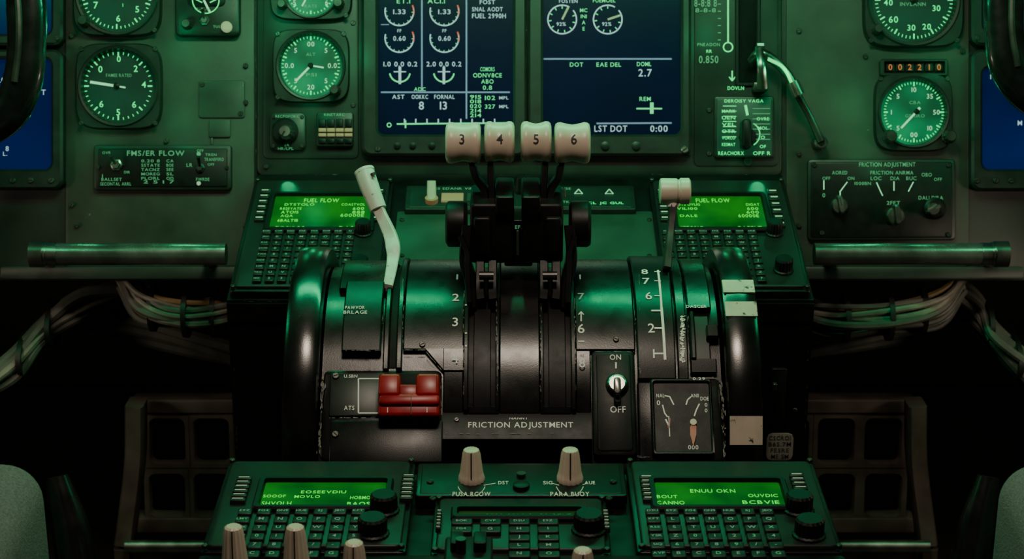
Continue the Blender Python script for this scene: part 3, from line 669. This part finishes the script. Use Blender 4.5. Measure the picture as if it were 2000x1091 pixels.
b.strip(xd(1125), xd(1155), A0, ac, .14, .1505, DRUM); b.strip(xd(1125), xd(1243), A0, ang(681), .14, .153, DRUM)
for x0, x1, r in ((905, 914, .1555), (968, 975, .1535), (1055, 1062, .1535), (1116, 1125, .1555)): b.strip(xd(x0), xd(x1), A0, ang(800, .15), .14, r, BLK, .0008)
b.strip(xd(975), xd(1055), A0, ac, .14, .1515, DRUM)
for x0, x1 in ((924, 958), (1072, 1106)): b.strip(xd(x0), xd(x1), A0, ang(798, .15), .14, .1455, BLK2, .0006)
for x0, x1 in ((914, 975), (1055, 1116)): b.strip(xd(x0), xd(x1), ang(795, .15), ac, .14, .1525, BLK, .001)
b.strip(xd(746), xd(758), A0, ang(720, .15), .14, .152, DRUM); b.strip(xd(772), xd(784), A0, ang(720, .15), .14, .1545, DRUM); b.strip(xd(758), xd(772), A0, ang(716, .15), .14, .147, SHADE, .0003)
b.strip(xd(665), xd(742), ang(556), ang(686), .14, .157, BLK); b.strip(xd(650), xd(744), A0, ang(560), .14, .152, DRUM)
b.strip(xd(1246), xd(1321), A0, ang(738, .155), .14, .156, BLK); b.strip(xd(1325), xd(1346), A0, ang(738, .155), .14, .1545, DRUM)
b.strip(xd(1350), xd(1398), A0, ang(600), .14, .1535, DRUM); b.strip(xd(1350), xd(1392), ang(612), ang(700), .14, .149, PLD); b.strip(xd(1352), xd(1362), ang(612), ang(700), .14, .1565, BLK); b.strip(xd(1350), xd(1402), ang(700), ang(726), .14, .153, BLK)
b.strip(xd(1384), xd(1408), ang(640), ang(660), .14, .158, BLK)
b.surf = DR
for t, x, y, h in (('1', 893, 540, 9), ('2', 890, 580, 13), ('3', 889, 628, 16), ('7', 1135, 578, 12), ('6', 1135, 641, 17), ('1', 1133, 540, 8)): b.text(t, x, y, h, PRT if h > 12 else GK, .0006)
LIP = emi('glowing_scale_numeral', (.8, .75, .62), .38)  # extra glow added to brighten two dim numerals, which are only print
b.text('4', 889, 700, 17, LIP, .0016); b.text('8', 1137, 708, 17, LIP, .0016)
b.line(1135, 610, 1135, 627, 2.5, PRT, .0006); b.line(1130, 614, 1135, 608, 2, PRT, .0006); b.line(1140, 614, 1135, 608, 2, PRT, .0006); b.line(1129, 666, 1141, 666, 3, PRT, .0006); b.text('-AE-', 1137, 688, 5, PRT, .0012, w=14)
for y in (560, 595, 650, 675): b.line(908, y, 912, y, 3, PRT, .0032)
b.line(1285, 527, 1292, 600, 4, PRTB, .0036); b.line(1292, 600, 1299, 702, 5, PRTB, .0036)
for t, x, y, h in (('8', 1259, 530, 8), ('7', 1262, 548, 11), ('6', 1267, 577, 13), ('2', 1272, 640, 17), ('1', 1277, 690, 17)): b.text(t, x, y, h, PRTB, .0036)
for y in (530, 548, 577, 606, 640, 690): b.line(1278 if y != 606 else 1272, y, 1290+(y-530)*.04, y, 2.5 if y < 600 else 3.5, PRTB, .0036)
for i in range(60):
    y = 616+i*1.55; b.line(1331+random.uniform(-4, 2), y, 1336+random.uniform(-3, 3), y+random.uniform(-3, 3), random.uniform(.8, 2.2), PRTB, .0022)
b.text('PAWVOR', 693, 600, 6, PRTB, .0046, w=38); b.text('BRLAGE', 694, 609, 6, PRTB, .0046, w=46); b.text('DASCER', 1360, 598, 5, PRTB, .001, w=40)
for x, y in ((825, 673), (1203, 663)): b.screw(x, y, 6, 0)
for L in ((906, 540, 906, 790), (969, 560, 972, 790), (1056, 560, 1056, 790), (1122, 560, 1124, 790)): b.wear(*L, n=26, w=3, z=.003)
for L in ((787, 540, 787, 680), (1241, 530, 1241, 680), (1248, 530, 1250, 730), (1343, 560, 1346, 730), (747, 560, 748, 715), (667, 684, 742, 684)): b.wear(*L, n=12, w=2, z=.0042 if L[0] in (667, 1248) else .0015)
b.wear(787, 683, 829, 683, n=14, w=1.6, z=.0012); b.wear(829, 683, 862, 722, n=14, w=1.6, z=.0012)
b.surf = TP
b.text('FRICTION ADJUSTMENT', 1017, 829, 10.5, PRTB, .0008, w=205); b.text('NANNY', 1013, 816, 5, PRTB, .0008, w=36)
b.screw(892, 820, 5, 0); b.wear(868, 846, 1150, 846, n=16, w=1.6, z=.001)
b.surf = FP
b.rp(628, 722, 862, 900, -.012, -.002, BLK, .006, .002)
b.rp(644, 727, 752, 812, -.004, .001, PLD, .002)
b.rp(644, 820, 864, 903, -.004, .001, BLK, .002)
z = .0018
b.text('U.SBN', 685, 734, 6, PRTB, z, w=26); b.text('ATS', 682, 796, 8, PRTB, z, w=20)
for l in ((700, 739, 742, 739), (700, 739, 700, 806), (700, 806, 742, 806)): b.line(*l, 2.5, PRTB, z)
for x, y in ((656, 734), (655, 848)): b.screw(x, y, 7, .001)
b.wear(632, 735, 622, 890, n=45, w=6, z=-.001); b.wear(640, 815, 735, 815, n=14, w=3, z=.0015); b.wear(628, 722, 740, 720, n=22, w=4, z=-.001)
b.wear(862, 730, 862, 812, n=8, w=2, z=.001)
b.rp(1246, 738, 1412, 903, -.012, -.001, DRUM, .006, .002); b.wear(1408, 745, 1416, 890, n=45, w=6, z=-.0002); b.wear(1248, 738, 1400, 737, n=16, w=3, z=0)
b.wear(1160, 890, 1400, 893, n=14, w=2.5, z=.001)
b.done()

b = B('rotary_on_off_switch', FP)
b.rp(1157, 684, 1242, 890, -.012, .005, BLK, .004, .0015); b.rp(1166, 690, 1234, 880, .004, .006, BLK2, .003); z = .0066
b.text('ON', 1202, 697, 10, PRTB, z, w=22); b.line(1203, 707, 1203, 719, 3, PRTB, z); b.text('OFF', 1207, 799, 12, PRTB, z, w=30)
b.lathe(1205, 752, [(.0105, .005), (.0105, .009), (.0088, .011), (.008, .012)], DST, 32, .005); b.lathe(1205, 750, [(.0085, .011), (.0085, .0135), (.007, .0145)], STL, 32, .011); b.rp(1199, 735, 1213, 768, .012, .022, STL, .003, .001); b.rp(1200, 770, 1213, 786, .006, .014, BLK2, .002)
b.wear(1160, 686, 1240, 686, n=8, w=1.5, z=.0055); b.done()
b = B('trim_indicator_gauge', FP)
b.frame((1272, 738, 1393, 888), (1279, 745, 1387, 880), -.012, .006, .003, BLK, .003, .002, .0015, BLK2); z = .0036
b.text('NAL', 1290, 772, 7, PRTB, z, w=16); b.text('AN0', 1357, 772, 7, PRTB, z, w=16); b.text('0', 1286, 786, 9, PRTB, z); b.text('DOE', 1376, 778, 7, PRTB, z, w=16); b.text('0', 1379, 790, 7, PRTB, z); b.text('0', 1379, 801, 7, PRTB, z); b.text('000', 1354, 873, 8, PRTB, z, w=20)
for l in ((1298, 772, 1308, 774, 2.5), (1308, 774, 1316, 790, 2.5), (1294, 790, 1298, 806, 2.5), (1298, 806, 1304, 814, 2.5), (1350, 774, 1343, 780, 2.5), (1343, 780, 1340, 790, 2.5), (1366, 788, 1360, 800, 2.5), (1360, 800, 1356, 812, 2.5), (1300, 818, 1306, 830, 3)): b.line(*l, PRTB, z)
b.line(1306, 812, 1308, 852, 2, PRT, z); b.line(1308, 816, 1306, 835, 4, RED, z)
x = 1354; P = [(0, 822), (-6, 832), (-6, 848), (0, 872), (6, 848), (6, 832)]
b.add([FP.l2w(*FP.hit(x+dx, y, .006), .006) for dx, y in P], [tuple(range(6))], RNED); b.lathe(1354, 824, [(.003, .003), (.003, .007)], IV, 14, .006)
b.text('0.29', 1365, 739, 5, PRTB, .0065, w=24)
b.done()
b = B('guarded_toggle_switch', FP)
b.rp(738, 762, 859, 811, -.002, .018, RED, .003, .003); b.rp(742, 806, 857, 818, -.002, .004, BLK2, .001)
b.rp(739, 727, 782, 772, -.002, .024, RED, .003, .003); b.rp(812, 727, 858, 772, -.002, .024, RED, .003, .003); b.rp(778, 750, 816, 772, -.002, .021, RED, .001, .001)
b.rp(740, 768, 858, 788, -.002, .0225, RED, .003, .002); b.rp(776, 728, 818, 752, -.002, .006, SHADE, .001)
b.line(803, 773, 803, 808, 1, PRTK, .0227); b.line(757, 795, 757, 805, 1.5, PRT, .019); b.line(834, 795, 834, 805, 1.5, PRT, .019)
b.rp(790, 812, 812, 818, 0, .004, SHADE, .001); b.done()

# trim wheels
for x0, taped in ((xd(547, 1.70), 0), (xd(1493, 1.70)-.0325, 1)):
    b = B('pitch_trim_wheel', WHL); w = .0325
    b.xl(x0, YC, ZC, [(.001, w*.3), (.03, w*.3), (.034, w*.2), (.125, w*.25), (.132, w*.02), (.137, 0), (.158, 0), (.163, .0015), (.165, .005), (.1655, w*.5), (.165, w-.005), (.163, w-.0015), (.158, w), (.137, w), (.132, w*.98), (.125, w*.75), (.034, w*.8), (.03, w*.7), (.001, w*.7)], WHM, 96)
    b.xl(x0-.002 if not taped else x0-.004, YC, ZC, [(.001, 0), (.012, 0), (.012, w+.006), (.001, w+.006)], DST, 24)
    if taped:
        for p0, p1 in ((548, 572), (590, 618), (812, 868)):
            b.strip(x0+.002, x0+w-.001, ang(p0, .165), ang(p1, .165), .1645, .1662, TAPE, .0004)
    b.done()

# ------------------------------------------------------------ throttle levers
yk, zk = W(1000, 279, 1.78).y, W(1000, 279, 1.78).z
for n_, x0, x1, dz, arm, tx in (('3', 870, 939, 0, [(922, 318), (930, 345), (946, 372), (948, 420)], 902), ('4', 946, 1005, .001, [(958, 318), (960, 360), (964, 420)], 976), ('5', 1017, 1077, .001, [(1064, 318), (1062, 360), (1060, 420)], 1047), ('6', 1083, 1153, 0, [(1096, 318), (1090, 345), (1076, 372), (1074, 420)], 1121)):
    xa, xb = xd(x0, 1.775), xd(x1, 1.775); w = xb-xa; S = Cyl(yk, zk+dz, .0172); b = B('throttle_lever', S)
    pr = [(.001, .0), (.0145, 0), (.0178, .001), (.0192, .003), (.0194, .006), (.0186, w*.27), (.0176, w*.4), (.0172, w*.5), (.0176, w*.6), (.0186, w*.73), (.0194, w-.006), (.0192, w-.003), (.0178, w-.001), (.0145, w), (.001, w)]
    b.xl(xa, yk, zk+dz, pr, IV, 48)
    b.text(n_, tx, 271, 18, PRTK, .0007)
    b.tube([W(px, py, 1.785) for px, py in arm], .0032, BLK, rb=.009, square=True)
    b.done(40)
VP = Plane((0, -.428, .95), (0, 0, 1))
b = B('throttle_lever_mount', VP)
b.rp(918, 398, 1004, 515, -.06, 0, BLK2, .004, .003); b.rp(1019, 398, 1100, 515, -.06, 0, BLK2, .004, .003); b.rp(968, 384, 1004, 420, -.055, .006, BLK, .002, .0015); b.rp(1019, 384, 1056, 420, -.055, .006, BLK, .002, .0015)
b.rp(985, 430, 1040, 520, -.05, -.015, BLK, .002); b.rp(925, 425, 960, 500, -.01, .005, BLK2, .003, .002); b.rp(1063, 425, 1097, 500, -.01, .005, BLK2, .003, .002)
yq, zq = W(1000, 437, 1.80).y, W(1000, 437, 1.80).z
for xa, xb in ((870, 912), (1112, 1154)):
    b.xl(xd(xa, 1.79), yq, zq, [(.001, 0), (.018, 0), (.0215, .002), (.022, .004), (.022, xd(xb, 1.79)-xd(xa, 1.79)-.003), (.020, xd(xb, 1.79)-xd(xa, 1.79)), (.001, xd(xb, 1.79)-xd(xa, 1.79))], BLK2, 40)
b.text('EF', 1011, 443, 7, GD, -.0145)
b.rp(1008, 450, 1014, 500, -.02, -.013, PLG, .001)
for p in (((912, 440), (908, 500), (918, 545), (922, 600)), ((1112, 440), (1116, 500), (1108, 545), (1104, 600))): b.tube([W(x, y, 1.775) for x, y in p], .005, BLK, rb=.012, square=True)
for p in (((900, 460), (912, 490), (913, 520), (917, 590)), ((1122, 460), (1112, 490), (1111, 520), (1108, 590))): b.tube([W(x, y, 1.762) for x, y in p], .0025, BLK2, rb=.006, square=True)
for x in (938, 962, 1062, 1086): b.tube([W(x, 505, 1.785), W(x, 560, 1.775), W(x+(2 if x < 1000 else -2), 590, 1.765)], .0042, BLK2, rb=.006, square=True)
for x in (950, 1074): b.tube([W(x-14, 538, 1.76), W(x+14, 538, 1.76)], .004, DST, 14, smooth=False)
b.done()
b = B('speedbrake_lever')
b.tube([W(712, 336, 1.86), W(722, 365, 1.855), W(739, 408, 1.85)], [.0098, .0095, .0082], WHT, 20)
b.tube([W(711, 333, 1.861), W(713, 338, 1.86)], .0103, WHT, 20, smooth=False)
b.tube([W(737, 402, 1.85), W(745, 420, 1.848), W(762, 458, 1.84), W(768, 485, 1.83), W(766, 515, 1.82), W(757, 562, 1.785)], [.0055, .0052, .006, .0068, .0055, .0045], WHT, rb=.004, square=True)
b.tube([W(770, 500, 1.83), W(776, 520, 1.82)], .003, DST, 8, smooth=False); b.tube([W(728, 337, 1.851), W(730, 342, 1.851)], .003, DST, 8, smooth=False)
b.done()
b = B('flap_lever'); yf, zf = W(1318, 373, 1.83).y, W(1318, 373, 1.83).z; w = xd(1348, 1.83)-xd(1288, 1.83)
b.xl(xd(1288, 1.83), yf, zf, [(.001, 0), (.0105, 0), (.0122, .001), (.0126, .003), (.0124, w*.55), (.0112, w*.6), (.0112, w*.64), (.0128, w*.68), (.0128, w-.0015), (.011, w), (.001, w)], IV, 40)
b.tube([W(1316, 396, 1.83), W(1310, 440, 1.825), W(1302, 525, 1.80)], [.0036, .003, .0036], DST, rb=.005, square=True); b.tube([W(1315, 390, 1.83), W(1314, 404, 1.83)], .006, WHT, 12, smooth=False)
b.done()

# ------------------------------------------------------------ cavity: cables, pedals, structure
def bundle(name, base, n, sy, sd, m_list, r=.0045, ties=()):
    b = B(name); ph = [random.uniform(0, 6.3) for _ in range(n)]
    for k in range(n):
        a = 2*pi*k/n; oy, od = sin(a)*sy*random.uniform(.5, 1.1), cos(a)*sd
        P = []
        for i, (x, y, t) in enumerate(base):
            P.append(W(x+random.uniform(-6, 6), y+oy*(1 if i % 2 else .8)+5*sin(ph[k]+i*1.7), t+od+.006*sin(ph[k]*2+i)))
        b.tube(P, r*random.uniform(.6, 1.25), m_list[k % len(m_list)], 8, ref=(.1, 1, .15), n=8)
    for x, y, t in ties:
        c = W(x, y, t); L = []
        for rr_ in (0, 1):
            L.append([c + Vector((rr_*.006-.003, cos(2*pi*i/20)*(sd+.009), sin(2*pi*i/20)*(sy*t/F+.008))) for i in range(20)])
        b.loft(L, TIE, True, True)
    return b
mm = [WIRE, WIRE2, WIRE, WIRE, WIRE2, WIREY, WIRE2]
bundle('cable_harness', [(235, 540, 2.3), (275, 590, 2.28), (345, 612, 2.27), (430, 612, 2.28), (500, 590, 2.32)], 18, 34, .022, mm, .0045, ((300, 600, 2.28), (365, 612, 2.27), (420, 612, 2.28))).done()
bundle('cable_harness', [(1540, 600, 2.32), (1630, 622, 2.28), (1740, 618, 2.27), (1835, 595, 2.28), (1885, 540, 2.3)], 18, 34, .022, mm, .0045, ((1650, 622, 2.28), (1735, 618, 2.27), (1800, 605, 2.28))).done()
bundle('cable_harness', [(-60, 770, 2.3), (30, 710, 2.3), (90, 640, 2.3), (160, 590, 2.32), (230, 570, 2.35)], 9, 30, .03, [WIRE2, WIRE, WIRE2], .0062, ((50, 690, 2.3), (105, 630, 2.3))).done()
bundle('cable_harness', [(1850, 560, 2.35), (1905, 600, 2.32), (1940, 655, 2.3), (2005, 720, 2.3), (2080, 780, 2.3)], 9, 28, .03, [WIRE2, WIRE, WIRE2], .0062, ((1925, 625, 2.3), (1980, 695, 2.3))).done()
bundle('cable_harness', [(140, 620, 2.36), (260, 640, 2.38), (360, 665, 2.38), (470, 690, 2.4)], 5, 22, .02, [WIRE2], .009).done()
bundle('cable_harness', [(1560, 680, 2.4), (1660, 660, 2.38), (1770, 640, 2.38), (1880, 600, 2.36)], 5, 18, .02, [WIRE2], .008).done()

PF = Plane((0, .07, .6), (0, .15, 1))
for side, xs, xe in ((0, 262, 560), (1, 1500, 1790)):
    b = B('rudder_pedal_frame', PF)
    cols = ((285, 368), (372, 455), (459, 540)) if side == 0 else ((1505, 1586), (1590, 1676), (1682, 1768))
    for c0, c1 in cols:
        for r0, r1 in ((808, 912), (916, 1015)):
            ox0, oy0, ox1, oy1 = b.rect(c0-3, r0-3, c1+3, r1+3, 0); ix0, iy0, ix1, iy1 = b.rect(c0+8, r0+10, c1-8, r1-8, 0)
            b.loft([rloop(ox0, oy0, ox1, oy1, .0002, -.015, 4), rloop(ox0, oy0, ox1, oy1, .0002, 0, 4), rloop(ix0-.001, iy0-.001, ix1+.001, iy1+.001, .009, 0, 4), rloop(ix0, iy0, ix1, iy1, .008, -.002, 4), rloop(ix0, iy0, ix1, iy1, .008, -.015, 4)], FRM, False, False, PF.l2w)
    b.rp(xs-8, 780, xe, 808, -.03, .004, FRM, .004, .002); b.rp(xs-8, 1012, xe, 1040, -.03, .004, FRM, .004)
    e = 266 if side == 0 else 1788; d = -1 if side == 0 else 1
    b.tube([W(e, 785, 2.33), W(e+d*2, 900, 2.35), W(e+d*22, 1060, 2.36)], .011, FRM, rb=.02, square=True)
    b.tube([W(e+d*22, 1060, 2.36), Vector((W(e+d*26, 1060, 2.36).x, W(e, 1060, 2.36).y, .3))], .011, FRM, square=True, rb=.02, smooth=False)
    oi = 540 if side == 0 else 1505; q = W(oi, 1030, 2.4); b.tube([q, Vector((q.x, q.y, .3))], .011, FRM, square=True, smooth=False)
    b.tube([W(245 if side == 0 else 1570, 1066, 2.33), W(440 if side == 0 else 1815, 1066, 2.33)], .008, STL, 16, smooth=False)
    b.done()

# seats
for sg, px in ((-1, 95), (1, 1940)):
    b = B('pilot_seat'); t = 1.5; xe = W(px, 950, t).x; ztop = W(0, 880, t).z; yf = W(0, 880, t).y
    x0, x1 = (xe-.48, xe) if sg < 0 else (xe, xe+.48)
    b.wbox(x0, x1, yf-.5, yf, ztop-.16, ztop, FAB, .032, 8)
    b.wbox(x0+.02, x1-.02, yf-.49, yf-.02, ztop-.22, ztop-.15, BLK2, .02, 4)
    b.wbox(x0+.12, x1-.12, yf-.4, yf-.1, .3, ztop-.2, DST, .02, 3)
    xs_ = [(112, 930), (122, 975), (136, 1030), (150, 1100)] if sg < 0 else [(1930, 930), (1922, 975), (1910, 1030), (1895, 1100)]
    P = [W(x, y, 1.56) for x, y in xs_]; b.tube(P, [.009, .013, .016, .017], YOKE, 20)
    b.tube([P[-1], Vector((P[-1].x, P[-1].y, .3))], .017, YOKE, 20, smooth=False)
    b.done(60)

# ------------------------------------------------------------ cockpit shell
def shell(name, lo, hi, m):
    b = B(name); b.wbox(lo[0], hi[0], lo[1], hi[1], lo[2], hi[2], m, .002, 1); b.done()
shell('floor', (-1.4, -3.0, .26), (1.4, .9, .3), FLO)
shell('wall_front', (-1.4, .85, .3), (1.4, .9, 2.3), WALL)
shell('wall_left', (-1.44, -3.0, .3), (-1.4, .9, 2.3), WALL)
shell('wall_right', (1.4, -3.0, .3), (1.44, .9, 2.3), WALL)

# ------------------------------------------------------------ lights
def area(name, loc, target, sx, sy, col, e):
    l = bpy.data.lights.new(name, 'AREA'); l.shape = 'RECTANGLE'; l.size = sx; l.size_y = sy; l.color = col; l.energy = e
    o = bpy.data.objects.new(name, l); o.location = loc; o.rotation_euler = (Vector(target)-Vector(loc)).to_track_quat('-Z', 'Y').to_euler(); bpy.context.scene.collection.objects.link(o)
area('glareshield_flood_lamp', (0, -.22, 1.40), (0, -.20, .9), .75, .04, (.0, 1, .36), 3.9)
area('dome_lamp', (.0, -1.0, 2.2), (0, -.4, .85), .3, .2, (1, .83, .66), 8.5)
area('side_fill_light', (-.8, -.3, 1.45), (-.5, .0, 1.0), .3, .08, (.0, 1, .36), .8)  # added green fill from both sides, no known lamp there
area('side_fill_light', (.8, -.3, 1.45), (.5, .0, 1.0), .3, .08, (.0, 1, .36), .8)
area('footwell_fill_light', (-.95, -.35, .95), (-.45, .1, .58), .2, .1, (1, .82, .62), 1.1)  # added warm fill to brighten the cables and pedal frames
area('footwell_fill_light', (.95, -.35, .95), (.45, .1, .58), .2, .1, (1, .82, .62), 1.1)
for px, py, e in ((330, 60, .055), (330, 230, .04), (518, 30, .055), (690, 100, .045), (600, 210, .03), (1375, 60, .045), (1540, 140, .045), (1690, 190, .045), (1860, 110, .045), (140, 270, .03), (560, 352, .02), (1480, 352, .02), (1720, 300, .03)):
    l = bpy.data.lights.new('post_lamp', 'POINT'); l.energy = e; l.color = (.0, 1, .34); l.shadow_soft_size = .01
    o = bpy.data.objects.new('post_lamp', l); o.location = W(px, py, D1-.06); bpy.context.scene.collection.objects.link(o)
w = bpy.data.worlds.new('cockpit_ambient'); bpy.context.scene.world = w; w.use_nodes = True
w.node_tree.nodes['Background'].inputs[0].default_value = (.7, .85, .65, 1); w.node_tree.nodes['Background'].inputs[1].default_value = .012

cam = bpy.data.cameras.new('camera'); co = bpy.data.objects.new('camera', cam); bpy.context.scene.collection.objects.link(co)
cam.sensor_width = 36; cam.lens = F*36/2000; co.location = CAM; co.rotation_euler = (pi/2-PITCH, 0, 0); cam.clip_start = .05
cam.dof.use_dof = True; cam.dof.focus_distance = 1.74; cam.dof.aperture_fstop = 14
bpy.context.scene.camera = co
